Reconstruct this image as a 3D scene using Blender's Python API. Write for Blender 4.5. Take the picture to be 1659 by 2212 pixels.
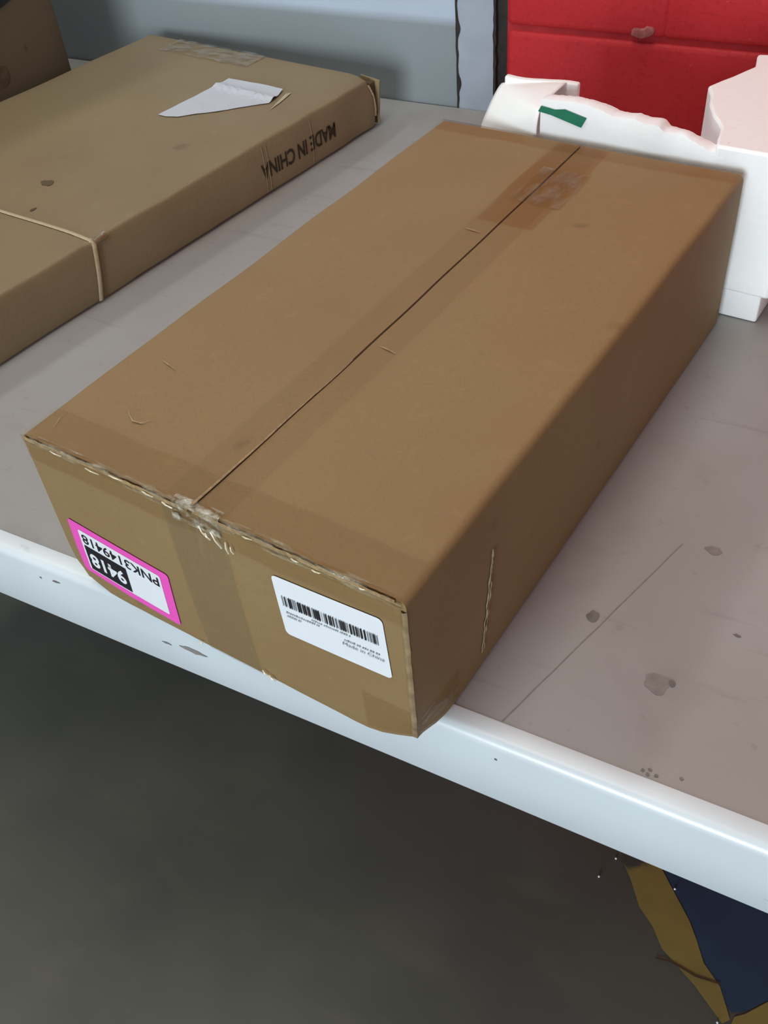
import bpy, bmesh, math, random
from mathutils import Vector, Matrix, noise

random.seed(7)
for o in list(bpy.data.objects):
    bpy.data.objects.remove(o)
sc = bpy.context.scene
COL = sc.collection
ZT = 0.86                      # height of the table top above the floor

# ------------------------------------------------------------------ camera
YAW, PITCH, ROLL = -0.5542193, 0.7669234, -0.1038435
FPX = 2079.25
fwd = Vector((math.sin(YAW) * math.cos(PITCH), math.cos(YAW) * math.cos(PITCH), -math.sin(PITCH)))
rt = Vector((math.cos(YAW), -math.sin(YAW), 0))
up = rt.cross(fwd)
r2 = rt * math.cos(ROLL) + up * math.sin(ROLL)
u2_ = up * math.cos(ROLL) - rt * math.sin(ROLL)
cam = bpy.data.cameras.new('camera')
cam.sensor_fit = 'VERTICAL'
cam.sensor_height = 24.0
cam.lens = 24.0 * FPX / 2212.0
cam.clip_start = 0.02
camo = bpy.data.objects.new('camera', cam)
COL.objects.link(camo)
M4 = Matrix((r2, u2_, -fwd)).transposed().to_4x4()
M4.translation = Vector((-0.10217, -0.31163, 0.53334 + ZT))
camo.matrix_world = M4
sc.camera = camo

# ------------------------------------------------------------------ world, lamps, exposure
w = bpy.data.worlds.new('warehouse_ambient')
sc.world = w
w.use_nodes = True
w.node_tree.nodes['Background'].inputs[0].default_value = (0.86, 0.95, 1.0, 1)
w.node_tree.nodes['Background'].inputs[1].default_value = 0.10


def area(name, loc, target, sx, sy, power, col):
    l = bpy.data.lights.new(name, 'AREA')
    l.shape = 'RECTANGLE'
    l.size, l.size_y = sx, sy
    l.energy = power
    l.color = col
    o = bpy.data.objects.new(name, l)
    COL.objects.link(o)
    o.location = loc
    o.rotation_euler = (Vector(target) - Vector(loc)).to_track_quat('-Z', 'Y').to_euler()
    return o


# rows of ceiling tubes and the open dock door on the left behind the photographer
area('ceiling_tubes', (-0.75, 0.1, 4.2), (-0.75, 0.1, 0), 1.2, 3.6, 49, (1.0, 0.97, 0.9))
area('ceiling_tubes', (-3.1, 0.1, 4.2), (-3.1, 0.1, 0), 0.35, 3.6, 36, (1.0, 0.97, 0.9))
area('ceiling_tubes', (1.6, 0.1, 4.2), (1.6, 0.1, 0), 0.35, 3.6, 5, (1.0, 0.97, 0.9))
area('dock_door_daylight', (-0.15, -6.0, 1.55), (-0.45, 0.3, 0.9), 2.6, 2.4, 240, (0.84, 0.93, 1.0))

sc.view_settings.view_transform = 'Standard'
sc.view_settings.look = 'None'
sc.view_settings.gamma = 1.0
sc.view_settings.use_curve_mapping = False
sc.view_settings.exposure = 0.47


# ------------------------------------------------------------------ helpers
def s2l(r, g, b):
    f = lambda c: (c / 255 / 12.92) if c / 255 <= 0.04045 else ((c / 255 + 0.055) / 1.055) ** 2.4
    return (f(r), f(g), f(b), 1)


def nmat(name):
    m = bpy.data.materials.new(name)
    m.use_nodes = True
    nt = m.node_tree
    return m, nt, nt.nodes['Principled BSDF']


def N(nt, t, **kw):
    n = nt.nodes.new(t)
    for k, v in kw.items():
        if k in n.inputs:
            n.inputs[k].default_value = v
        else:
            setattr(n, k, v)
    return n


def noise_mix(nt, coord, c1, c2, scale, lo, hi, detail=4, prev=None, stretch=None, fac=1.0):
    """colour that goes from c1 (or an earlier socket) to c2 where the noise is high"""
    src = coord
    if stretch:
        mp = N(nt, 'ShaderNodeMapping')
        mp.inputs['Scale'].default_value = stretch
        nt.links.new(coord, mp.inputs[0])
        src = mp.outputs[0]
    nz = N(nt, 'ShaderNodeTexNoise', Scale=scale, Detail=detail)
    nt.links.new(src, nz.inputs['Vector'])
    mr = N(nt, 'ShaderNodeMapRange')
    mr.inputs[1].default_value, mr.inputs[2].default_value = lo, hi
    mr.inputs[4].default_value = fac
    nt.links.new(nz.outputs[0], mr.inputs[0])
    mx = N(nt, 'ShaderNodeMix', data_type='RGBA')
    nt.links.new(mr.outputs[0], mx.inputs[0])
    if prev is None:
        mx.inputs[6].default_value = c1
    else:
        nt.links.new(prev, mx.inputs[6])
    mx.inputs[7].default_value = c2
    return mx.outputs[2], nz


def bump(nt, bsdf, src, strength, dist):
    b = N(nt, 'ShaderNodeBump', Strength=strength, Distance=dist)
    nt.links.new(src, b.inputs['Height'])
    nt.links.new(b.outputs[0], bsdf.inputs['Normal'])


def plain(name, col, rough=0.6, var=0.0, scale=30, bmp=0.0, spec=0.4):
    m, nt, b = nmat(name)
    b.inputs['Roughness'].default_value = rough
    b.inputs['Specular IOR Level'].default_value = spec
    tc = N(nt, 'ShaderNodeTexCoord')
    d = tuple(c * (1 - var) for c in col[:3]) + (1,)
    out, nz = noise_mix(nt, tc.outputs['Object'], col, d, scale, 0.35, 0.7)
    nt.links.new(out, b.inputs['Base Color'])
    if bmp:
        bump(nt, b, nz.outputs[0], bmp, 0.002)
    return m


def cardboard(name, base, dark, seed=0.0):
    m, nt, b = nmat(name)
    tc = N(nt, 'ShaderNodeTexCoord')
    mp = N(nt, 'ShaderNodeMapping')
    mp.inputs['Location'].default_value = (seed, seed * 1.7, 0)
    nt.links.new(tc.outputs['Object'], mp.inputs[0])
    co = mp.outputs[0]
    c, n1 = noise_mix(nt, co, base, dark, 7, 0.35, 0.75, 3)
    c, n2 = noise_mix(nt, co, None, tuple(x * 0.8 for x in base[:3]) + (1,), 420, 0.4, 0.75, 2, prev=c, fac=0.5)
    c, n3 = noise_mix(nt, co, None, tuple(min(1, x * 1.25) for x in base[:3]) + (1,), 60, 0.62, 0.8, 5, prev=c, fac=0.4)
    c, n4 = noise_mix(nt, co, None, tuple(x * 0.55 for x in base[:3]) + (1,), 26, 0.72, 0.8, 2, prev=c, fac=0.5)
    nt.links.new(c, b.inputs['Base Color'])
    b.inputs['Roughness'].default_value = 0.62
    b.inputs['Specular IOR Level'].default_value = 0.3
    bump(nt, b, n2.outputs[0], 0.12, 0.0006)
    return m


KRAFT = cardboard('kraft_cardboard', (0.282, 0.188, 0.084, 1), (0.262, 0.164, 0.072, 1))
KRAFT2 = cardboard('kraft_cardboard_dusty', (0.262, 0.198, 0.108, 1), (0.236, 0.170, 0.092, 1), 3.1)
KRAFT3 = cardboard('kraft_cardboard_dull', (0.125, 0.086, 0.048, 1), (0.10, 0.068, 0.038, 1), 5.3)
CUTEDGE = plain('cut_cardboard_edge', (0.45, 0.33, 0.19, 1), 0.8, 0.4, 300)
INSIDE = plain('cardboard_inside', (0.10, 0.06, 0.03, 1), 0.9, 0.3, 100)
WHITEPAPER = plain('label_paper', (0.80, 0.83, 0.86, 1), 0.45, 0.03, 60)
PINK = plain('pink_label', (0.88, 0.10, 0.52, 1), 0.45, 0.05, 50)
INK = plain('black_ink', (0.012, 0.012, 0.016, 1), 0.5, 0.2, 100)
GREYINK = plain('grey_ink', (0.33, 0.36, 0.38, 1), 0.6, 0.3, 800)
MIDINK = plain('faded_ink', (0.13, 0.14, 0.16, 1), 0.6, 0.3, 800)
BROWNINK = plain('stamp_ink', (0.032, 0.021, 0.008, 1), 0.7, 0.3, 300)
FOAM = plain('white_foam', (0.96, 0.955, 0.95, 1), 0.7, 0.02, 200, 0.1)
PAPERW = plain('white_sheet', (0.95, 0.95, 0.93, 1), 0.6, 0.03, 40)
GREEN = plain('green_tape', (0.018, 0.20, 0.115, 1), 0.4, 0.15, 100)
BLACK = plain('black_plastic', (0.012, 0.012, 0.012, 1), 0.5, 0.2, 60)
STEEL = plain('grey_steel', (0.16, 0.17, 0.18, 1), 0.45, 0.2, 20)
CREAM = plain('cream_strap', (0.50, 0.40, 0.25, 1), 0.5, 0.15, 200)
MORTAR = plain('red_mortar', (0.46, 0.024, 0.030, 1), 0.6, 0.2, 60, 0.4, 0.25)
CHIPSHADE = plain('bare_edge_and_gap_shade', (0.035, 0.026, 0.024, 1), 0.8, 0.4, 120, 0.5)
STAIN = plain('dark_stain', (0.19, 0.175, 0.165, 1), 0.5, 0.25, 160)
STAINL = plain('faint_stain', (0.26, 0.24, 0.228, 1), 0.5, 0.2, 160)


def tape_material(name, tint, gloss, rough, bscale, bstr):
    m, nt, b = nmat(name)
    nt.nodes.remove(b)
    out = nt.nodes['Material Output']
    tr = N(nt, 'ShaderNodeBsdfTransparent')
    tr.inputs[0].default_value = tint
    gl = N(nt, 'ShaderNodeBsdfGlossy', Roughness=rough)
    lw = N(nt, 'ShaderNodeLayerWeight', Blend=0.25)
    mr = N(nt, 'ShaderNodeMapRange')
    mr.inputs[3].default_value = gloss
    mr.inputs[4].default_value = min(1, gloss * 3 + 0.22)
    nt.links.new(lw.outputs['Fresnel'], mr.inputs[0])
    tc = N(nt, 'ShaderNodeTexCoord')
    nz = N(nt, 'ShaderNodeTexNoise', Scale=bscale, Detail=3)
    nt.links.new(tc.outputs['Object'], nz.inputs['Vector'])
    bp = N(nt, 'ShaderNodeBump', Strength=bstr, Distance=0.002)
    nt.links.new(nz.outputs[0], bp.inputs['Height'])
    nt.links.new(bp.outputs[0], gl.inputs['Normal'])
    nt.links.new(bp.outputs[0], lw.inputs['Normal'])
    mx = N(nt, 'ShaderNodeMixShader')
    nt.links.new(mr.outputs[0], mx.inputs[0])
    nt.links.new(tr.outputs[0], mx.inputs[1])
    nt.links.new(gl.outputs[0], mx.inputs[2])
    nt.links.new(mx.outputs[0], out.inputs[0])
    return m


TAPE = tape_material('clear_packing_tape', (0.95, 0.925, 0.88, 1), 0.008, 0.3, 60, 0.15)
TAPEWET = tape_material('clear_tape_stuck_down', (0.955, 0.89, 0.83, 1), 0.006, 0.3, 60, 0.15)
TAPECREASE = tape_material('creased_tape', (0.93, 0.89, 0.80, 1), 0.11, 0.12, 170, 0.8)


def crinkle_material(name, cream, lo, hi, scale, rough, amount, stretch=(1, 1, 1)):
    m, nt, b = nmat(name)
    out = nt.nodes['Material Output']
    b.inputs['Base Color'].default_value = cream
    b.inputs['Roughness'].default_value = rough
    b.inputs['Coat Weight'].default_value = 0.8
    b.inputs['Coat Roughness'].default_value = 0.08
    tr = N(nt, 'ShaderNodeBsdfTransparent')
    tr.inputs[0].default_value = (0.95, 0.92, 0.87, 1)
    tc = N(nt, 'ShaderNodeTexCoord')
    mp = N(nt, 'ShaderNodeMapping')
    mp.inputs['Scale'].default_value = stretch
    nt.links.new(tc.outputs['Object'], mp.inputs[0])
    nz = N(nt, 'ShaderNodeTexNoise', Scale=scale, Detail=4)
    nt.links.new(mp.outputs[0], nz.inputs['Vector'])
    mr = N(nt, 'ShaderNodeMapRange')
    mr.inputs[1].default_value, mr.inputs[2].default_value = lo, hi
    mr.inputs[4].default_value = amount
    nt.links.new(nz.outputs[0], mr.inputs[0])
    n2 = N(nt, 'ShaderNodeTexNoise', Scale=scale * 1.7, Detail=2)
    nt.links.new(tc.outputs['Object'], n2.inputs['Vector'])
    bp = N(nt, 'ShaderNodeBump', Strength=0.9, Distance=0.002)
    nt.links.new(n2.outputs[0], bp.inputs['Height'])
    nt.links.new(bp.outputs[0], b.inputs['Normal'])
    nt.links.new(bp.outputs[0], b.inputs['Coat Normal'])
    mx = N(nt, 'ShaderNodeMixShader')
    nt.links.new(mr.outputs[0], mx.inputs[0])
    nt.links.new(tr.outputs[0], mx.inputs[1])
    nt.links.new(b.outputs[0], mx.inputs[2])
    nt.links.new(mx.outputs[0], out.inputs[0])
    return m


CRINKLE = crinkle_material('crinkled_clear_tape', (0.50, 0.45, 0.32, 1), 0.46, 0.74, 230, 0.15, 0.8, (0.22, 1, 1))
MILKY = crinkle_material('milky_lifted_tape', (0.42, 0.41, 0.36, 1), 0.30, 0.85, 90, 0.3, 0.7, (0.5, 1, 1))
HAZE = crinkle_material('tape_sheen_colour', (0.36, 0.30, 0.23, 1), 0.40, 0.85, 110, 0.4, 0.45, (1, 0.4, 1))


def mesh_obj(name, verts, faces, mat, parent=None, smooth=True, **props):
    me = bpy.data.meshes.new(name)
    me.from_pydata([tuple(v) for v in verts], [], faces)
    bm = bmesh.new()
    bm.from_mesh(me)
    bmesh.ops.recalc_face_normals(bm, faces=bm.faces)
    bm.to_mesh(me)
    bm.free()
    me.materials.append(mat)
    if smooth:
        for f in me.polygons:
            f.use_smooth = True
    me.update()
    o = bpy.data.objects.new(name, me)
    COL.objects.link(o)
    if parent:
        o.parent = parent
    for k, v in props.items():
        o[k] = v
    return o


def sharp(o, deg=35):
    me = o.data
    for f in me.polygons:
        f.use_smooth = True
    try:
        me.set_sharp_from_angle(angle=math.radians(deg))
    except Exception:
        pass


def empty(name, loc, rz, label, cat, group=None):
    e = bpy.data.objects.new(name, None)
    e.empty_display_size = 0.05
    COL.objects.link(e)
    e.location = loc
    e.rotation_euler = (0, 0, rz)
    e['label'] = label
    e['category'] = cat
    if group:
        e['group'] = group
    return e


def axis_pts(a, b, r, n):
    pts = [a, a + r * 0.18, a + r * 0.5, a + r]
    pts += [a + r + (b - a - 2 * r) * i / n for i in range(1, n)]
    pts += [b - r, b - r * 0.5, b - r * 0.18, b]
    return pts


def soft_box(lo, hi, r, n, deform=None):
    """rounded box as vertex/face lists, with an optional deform"""
    ax = [axis_pts(lo[k], hi[k], r, n[k]) for k in range(3)]
    cnt = [len(a) for a in ax]
    idx, V, F = {}, [], []

    def vid(i, j, k):
        key = (i, j, k)
        if key not in idx:
            p = Vector((ax[0][i], ax[1][j], ax[2][k]))
            c = Vector([min(max(p[q], lo[q] + r), hi[q] - r) for q in range(3)])
            d = p - c
            if d.length > 1e-9:
                p = c + d.normalized() * r
            if deform:
                p = p + deform(p)
            idx[key] = len(V)
            V.append(p)
        return idx[key]
    X, Y, Z = cnt
    for i in range(X - 1):
        for j in range(Y - 1):
            for k in (0, Z - 1):
                F.append((vid(i, j, k), vid(i + 1, j, k), vid(i + 1, j + 1, k), vid(i, j + 1, k)))
    for i in range(X - 1):
        for k in range(Z - 1):
            for j in (0, Y - 1):
                F.append((vid(i, j, k), vid(i + 1, j, k), vid(i + 1, j, k + 1), vid(i, j, k + 1)))
    for j in range(Y - 1):
        for k in range(Z - 1):
            for i in (0, X - 1):
                F.append((vid(i, j, k), vid(i, j + 1, k), vid(i, j + 1, k + 1), vid(i, j, k + 1)))
    return V, F


def extrude_profile(prof, ys, deform=None, close=True):
    """closed profile [(x,z)] swept along y positions ys, with end caps"""
    V, F = [], []
    n = len(prof)
    for y in ys:
        for (x, z) in prof:
            p = Vector((x, y, z))
            V.append(p + deform(p) if deform else p)
    for a in range(len(ys) - 1):
        for i in range(n):
            j = (i + 1) % n
            F.append((a * n + i, a * n + j, (a + 1) * n + j, (a + 1) * n + i))
    F.append(tuple(range(n)))
    F.append(tuple((len(ys) - 1) * n + i for i in range(n)))
    return V, F


def grid_patch(fn, us, vs):
    V = [fn(u, v) for v in vs for u in us]
    n = len(us)
    F = [(j * n + i, j * n + i + 1, (j + 1) * n + i + 1, (j + 1) * n + i)
         for j in range(len(vs) - 1) for i in range(n - 1)]
    return V, F


def lin(a, b, n):
    return [a + (b - a) * i / n for i in range(n + 1)]


def poly_patch(outline, fn):
    """flat outline [(u,v)] triangulated, then mapped by fn(u,v)"""
    bm = bmesh.new()
    vs = [bm.verts.new((u, v, 0)) for u, v in outline]
    bm.faces.new(vs)
    bmesh.ops.triangulate(bm, faces=bm.faces[:])
    bmesh.ops.subdivide_edges(bm, edges=bm.edges[:], cuts=1, use_grid_fill=True)
    bm.verts.ensure_lookup_table()
    bm.verts.index_update()
    V = [fn(v.co.x, v.co.y) for v in bm.verts]
    F = [tuple(v.index for v in f.verts) for f in bm.faces]
    bm.free()
    return V, F


def rounded_rect(cx, cy, w_, h_, rad, ang=0.0, n=4):
    pts = []
    for (sx, sy, a0) in ((1, 1, 0), (-1, 1, 90), (-1, -1, 180), (1, -1, 270)):
        for i in range(n + 1):
            a = math.radians(a0 + 90 * i / n)
            pts.append((sx * (w_ / 2 - rad) + rad * math.cos(a), sy * (h_ / 2 - rad) + rad * math.sin(a)))
    c, s = math.cos(ang), math.sin(ang)
    return [(cx + x * c - y * s, cy + x * s + y * c) for x, y in pts]


def text_patch(body, fn, cx, cy, width, height, ang=0.0, bold=0.0):
    """lettering as real flat mesh: centred at (cx, cy) on a surface mapped by fn(u, v)"""
    cu = bpy.data.curves.new('lettering', 'FONT')
    cu.body = body
    cu.size = 1.0
    cu.offset = bold
    cu.resolution_u = 3
    cu.fill_mode = 'FRONT'
    o = bpy.data.objects.new('lettering_source', cu)
    COL.objects.link(o)
    bpy.context.view_layer.update()
    me = bpy.data.meshes.new_from_object(o.evaluated_get(bpy.context.evaluated_depsgraph_get()))
    bpy.data.objects.remove(o)
    xs = [v.co.x for v in me.vertices]
    ys = [v.co.y for v in me.vertices]
    x0, x1, y0, y1 = min(xs), max(xs), min(ys), max(ys)
    c, s = math.cos(ang), math.sin(ang)
    V = []
    for v in me.vertices:
        a = ((v.co.x - x0) / (x1 - x0) - 0.5) * width
        b = ((v.co.y - y0) / (y1 - y0) - 0.5) * height
        V.append(fn(cx + a * c - b * s, cy + a * s + b * c))
    F = [tuple(p.vertices) for p in me.polygons]
    bpy.data.meshes.remove(me)
    return V, F


def box_vf(lo, hi):
    x0, y0, z0 = lo
    x1, y1, z1 = hi
    V = [(x0, y0, z0), (x1, y0, z0), (x1, y1, z0), (x0, y1, z0), (x0, y0, z1), (x1, y0, z1), (x1, y1, z1), (x0, y1, z1)]
    F = [(0, 1, 2, 3), (4, 5, 6, 7), (0, 1, 5, 4), (1, 2, 6, 5), (2, 3, 7, 6), (3, 0, 4, 7)]
    return V, F


def join(*vfs):
    V, F = [], []
    for v, f in vfs:
        n = len(V)
        V += list(v)
        F += [tuple(i + n for i in q) for q in f]
    return V, F


def sn(x, y, z, sc_):
    return noise.noise(Vector((x * sc_, y * sc_, z * sc_)))


# ------------------------------------------------------------------ floor
m, nt, b = nmat('dark_concrete')
tc = N(nt, 'ShaderNodeTexCoord')
co = tc.outputs['Object']
c, n1 = noise_mix(nt, co, (0.120, 0.121, 0.097, 1), (0.080, 0.081, 0.067, 1), 3.0, 0.35, 0.7, 4)
c, n2 = noise_mix(nt, co, None, (0.145, 0.137, 0.105, 1), 5.5, 0.55, 0.8, 5, prev=c, stretch=(1, 2.2, 1), fac=0.7)
c, n3 = noise_mix(nt, co, None, (0.12, 0.12, 0.11, 1), 55, 0.74, 0.82, 2, prev=c, fac=0.5)
nt.links.new(c, b.inputs['Base Color'])
b.inputs['Roughness'].default_value = 0.55
bump(nt, b, n2.outputs[0], 0.15, 0.003)
FLOORM = m
V, F = box_vf((-4, -4, -0.1), (3, 1.2, 0))
floor = mesh_obj('floor', V, F, FLOORM, None, False, kind='structure', label='dark grey concrete floor under the table')


def worn_paint(name, col, worn):
    m, nt, b = nmat(name)
    tc = N(nt, 'ShaderNodeTexCoord')
    c, n1 = noise_mix(nt, tc.outputs['Object'], col, tuple(x * 0.75 for x in col[:3]) + (1,), 14, 0.35, 0.7)
    c, n2 = noise_mix(nt, tc.outputs['Object'], None, worn, 9, 0.60, 0.66, 6, prev=c)
    nt.links.new(c, b.inputs['Base Color'])
    b.inputs['Roughness'].default_value = 0.6
    return m


YEL = worn_paint('worn_yellow_paint', (0.33, 0.255, 0.068, 1), (0.075, 0.078, 0.06, 1))
BLU = worn_paint('worn_blue_paint', (0.030, 0.070, 0.130, 1), (0.035, 0.05, 0.07, 1))


def floor_paint(name, pts, z, mat):
    V = [(x, y, z) for x, y in pts]
    mesh_obj(name, V, [tuple(range(len(V)))], mat, floor, False)


floor_paint('yellow_line', [(-0.300, 0.520), (-0.194, 0.402), (-0.170, 0.375), (-0.146, 0.340), (-0.122, 0.322),
                            (-0.101, 0.297), (-0.048, 0.268), (-0.004, 0.237), (0.004, 0.246), (-0.003, 0.258),
                            (-0.018, 0.282), (-0.045, 0.303), (-0.062, 0.330), (-0.077, 0.351), (-0.108, 0.383),
                            (-0.132, 0.408), (-0.230, 0.520)], 0.0012, YEL)
floor_paint('yellow_line', [(0.006, 0.238), (0.060, 0.252), (0.200, 0.330), (0.330, 0.420), (0.300, 0.450), (0.170, 0.370),
                            (0.043, 0.290), (0.020, 0.262), (0.008, 0.252)], 0.0012, YEL)
floor_paint('blue_patch', [(0.003, 0.256), (0.020, 0.266), (0.043, 0.292), (0.170, 0.372), (0.300, 0.452), (0.100, 0.560),
                           (-0.228, 0.522), (-0.130, 0.408), (-0.075, 0.351), (-0.043, 0.303)], 0.0008, BLU)
# hairline crack across the yellow line
floor_paint('floor_crack', [(-0.105, 0.283), (-0.085, 0.287), (-0.050, 0.283), (-0.018, 0.287), (-0.018, 0.284),
                            (-0.050, 0.2795), (-0.085, 0.284), (-0.105, 0.280)], 0.0018, INSIDE)
for i, (x, y) in enumerate(((-0.1985, 0.395), (-0.212, 0.358), (-0.108, 0.387), (-0.010, 0.235))):
    bm = bmesh.new()
    bmesh.ops.create_icosphere(bm, subdivisions=2, radius=0.0016)
    for v in bm.verts:
        v.co *= 1 + 0.25 * sn(v.co.x + i, v.co.y, v.co.z, 400)
    me = bpy.data.meshes.new('foam_crumb')
    bm.to_mesh(me)
    bm.free()
    me.materials.append(FOAM)
    o = bpy.data.objects.new('foam_crumb', me)
    COL.objects.link(o)
    o.location = (x, y, 0.0021 + 0.0006)
    o['label'] = ('white foam crumb on dark floor nearest the table edge, beside the yellow line', 'white foam crumb on bare dark floor left of the yellow line', 'white foam crumb on the right border of the yellow line by the blue patch', 'white foam crumb at the corner where the two yellow lines meet')[i]
    o['category'] = 'crumb'
    o['group'] = 'foam crumbs on the floor'

# ------------------------------------------------------------------ back wall: grey panel, white post, red blocks
YW = 0.918
m, nt, b = nmat('grey_wall_with_shadow')
tc = N(nt, 'ShaderNodeTexCoord')
co = tc.outputs['Object']
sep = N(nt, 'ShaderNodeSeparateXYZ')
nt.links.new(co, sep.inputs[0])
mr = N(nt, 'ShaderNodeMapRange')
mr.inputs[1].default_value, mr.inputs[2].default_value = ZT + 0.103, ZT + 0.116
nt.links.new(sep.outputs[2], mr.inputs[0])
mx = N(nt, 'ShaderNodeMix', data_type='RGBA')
mx.inputs[6].default_value = (0.255, 0.29, 0.308, 1)  # darker low band: a cast shadow put into the wall colour
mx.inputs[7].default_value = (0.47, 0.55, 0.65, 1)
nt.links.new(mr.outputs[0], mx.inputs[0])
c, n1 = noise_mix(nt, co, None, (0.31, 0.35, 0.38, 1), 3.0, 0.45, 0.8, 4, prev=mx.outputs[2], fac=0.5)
nt.links.new(c, b.inputs['Base Color'])
b.inputs['Roughness'].default_value = 0.45
bump(nt, b, n1.outputs[0], 0.1, 0.004)
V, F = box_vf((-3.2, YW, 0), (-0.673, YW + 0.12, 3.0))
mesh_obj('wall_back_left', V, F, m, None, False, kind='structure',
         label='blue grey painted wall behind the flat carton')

# white post with chipped dark edges
POSTM = plain('white_post_paint', (0.38, 0.425, 0.50, 1), 0.5, 0.12, 25, 0.2)
zs = lin(0.0, 0.8, 8)[:-1] + lin(0.8, 1.3, 160) + lin(1.3, 3.0, 10)[1:]


def chipped(name, xa, xb, y0, amp, mat, seed, parent=None, grow=0):
    V = []
    for i, z in enumerate(zs):
        a = xa + amp * sn(seed, z, 0, 60)
        c_ = xb + amp * sn(seed + 9, z, 0, 75) + (grow * max(0, sn(seed + 3, z, 0, 42) + 0.1) if grow else 0)
        V += [(a, y0, z), (c_, y0, z), (c_, YW + 0.1, z), (a, YW + 0.1, z)]
    F = []
    for i in range(len(zs) - 1):
        k = 4 * i
        for q in range(4):
            F.append((k + q, k + (q + 1) % 4, k + 4 + (q + 1) % 4, k + 4 + q))
    F += [(0, 1, 2, 3), tuple(len(V) - 4 + q for q in range(4))]
    return mesh_obj(name, V, F, mat, parent, False)


post = chipped('trim_1', -0.671, -0.619, YW - 0.003, 0.0006, POSTM, 1.0)
post['kind'] = 'structure'
post['label'] = 'white painted post between the grey and red walls'
chipped('chipped_edge', -0.6735, -0.6705, YW - 0.0036, 0.0012, CHIPSHADE, 4.0, post, 0.006)
chipped('chipped_edge', -0.6200, -0.6165, YW - 0.0036, 0.0018, CHIPSHADE, 14.0, post)
chipped('shaded_gap_strip', -0.6175, -0.6000, YW + 0.004, 0.0012, CHIPSHADE, 23.0, post)  # dark strip puts the shade of the gap into colour

# red painted concrete blocks
m, nt, b = nmat('red_block_paint')
tc = N(nt, 'ShaderNodeTexCoord')
geo = N(nt, 'ShaderNodeNewGeometry')
co = geo.outputs['Position']
c, n1 = noise_mix(nt, co, (0.62, 0.034, 0.042, 1), (0.54, 0.026, 0.033, 1), 8, 0.35, 0.7)
c, n2 = noise_mix(nt, co, None, (0.62, 0.16, 0.15, 1), 75, 0.70, 0.78, 3, prev=c, fac=0.55)
c, n3 = noise_mix(nt, co, None, (0.44, 0.020, 0.024, 1), 160, 0.55, 0.7, 3, prev=c, fac=0.5)
nt.links.new(c, b.inputs['Base Color'])
b.inputs['Roughness'].default_value = 0.5
b.inputs['Specular IOR Level'].default_value = 0.22
bump(nt, b, n3.outputs[0], 0.35, 0.0015)
REDM = m
V, F = box_vf((-0.603, YW + 0.0035, 0), (1.6, YW + 0.12, 3.0))
wr = mesh_obj('wall_back_right', V, F, MORTAR, None, False, kind='structure',
              label='red painted concrete block wall')
BL, BH, JT = 0.40, 0.20, 0.005
block_meshes = {}


def block_mesh(w_, h_):
    key = (round(w_, 3), round(h_, 3))
    if key not in block_meshes:
        V, F = soft_box((0, 0, 0), (w_, 0.03, h_), 0.008, (2, 1, 2))
        me = bpy.data.meshes.new('block')
        me.from_pydata([tuple(v) for v in V], [], F)
        bm = bmesh.new()
        bm.from_mesh(me)
        bmesh.ops.recalc_face_normals(bm, faces=bm.faces)
        bm.to_mesh(me)
        bm.free()
        me.materials.append(REDM)
        for f in me.polygons:
            f.use_smooth = True
        block_meshes[key] = me
    return block_meshes[key]


z0 = ZT + 0.109 - 5 * BH
for row in range(0, 13):
    z = z0 + row * BH
    x = -0.600 if row % 2 == 0 else -0.600
    first = BL if row % 2 == 0 else BL / 2
    while x < 1.55:
        w_ = first
        first = BL
        o = bpy.data.objects.new('block', block_mesh(w_ + 0.006, BH - JT))
        COL.objects.link(o)
        o.parent = wr
        o.location = (x - 0.003, YW - 0.001 + 0.001 * random.random(), max(z, -0.2) + JT / 2)
        if z + JT / 2 < 0:
            o.location.z = 0.0
            o.data = block_mesh(w_ + 0.006, BH + z - JT / 2)
        x += w_
# paint chip on the bed joint
V, F = soft_box((-0.440, YW - 0.0045, ZT + 0.110), (-0.414, YW + 0.002, ZT + 0.124), 0.002, (4, 1, 3),
                lambda p: Vector((0.005 * sn(p.x, p.z, 3, 90), 0, 0.006 * sn(p.z, p.x, 5, 80))))
CHIPL = plain('bare_mortar_chip', (0.44, 0.13, 0.12, 1), 0.8, 0.5, 150, 0.5)
mesh_obj('mortar_chip', V, F, CHIPL, wr, False, label='pale chipped spot on the mortar joint')

# ------------------------------------------------------------------ work table
TX0, TX1, TD, TT = -1.75, 0.75, 0.9141, 0.0715
table = empty('work_table', ((TX0 + TX1) / 2, TD / 2, 0), 0,
              'grey topped work table with a white rolled front edge', 'table')
ox, oy = (TX0 + TX1) / 2, TD / 2
m, nt, b = nmat('grey_table_laminate')
geo = N(nt, 'ShaderNodeNewGeometry')
co = geo.outputs['Position']
c, n1 = noise_mix(nt, co, (0.315, 0.303, 0.284, 1), (0.350, 0.356, 0.346, 1), 5, 0.4, 0.7, 3)
c, n2 = noise_mix(nt, co, None, (0.27, 0.255, 0.25, 1), 18, 0.55, 0.75, 5, prev=c, fac=0.55)
c, n3 = noise_mix(nt, co, None, (0.22, 0.205, 0.20, 1), 70, 0.66, 0.76, 4, prev=c, fac=0.45)
c, n4 = noise_mix(nt, co, None, (0.25, 0.24, 0.235, 1), 22, 0.62, 0.68, 5, prev=c, stretch=(0.35, 3, 1), fac=0.35)
nt.links.new(c, b.inputs['Base Color'])
b.inputs['Roughness'].default_value = 0.42
TOPM = m
V, F = box_vf((TX0 - ox, 0.012 - oy, ZT - 0.03), (TX1 - ox, TD - oy, ZT))
mesh_obj('tabletop', V, F, TOPM, table, False)
m, nt, b = nmat('white_edge_enamel')
geo = N(nt, 'ShaderNodeNewGeometry')
co = geo.outputs['Position']
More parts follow.
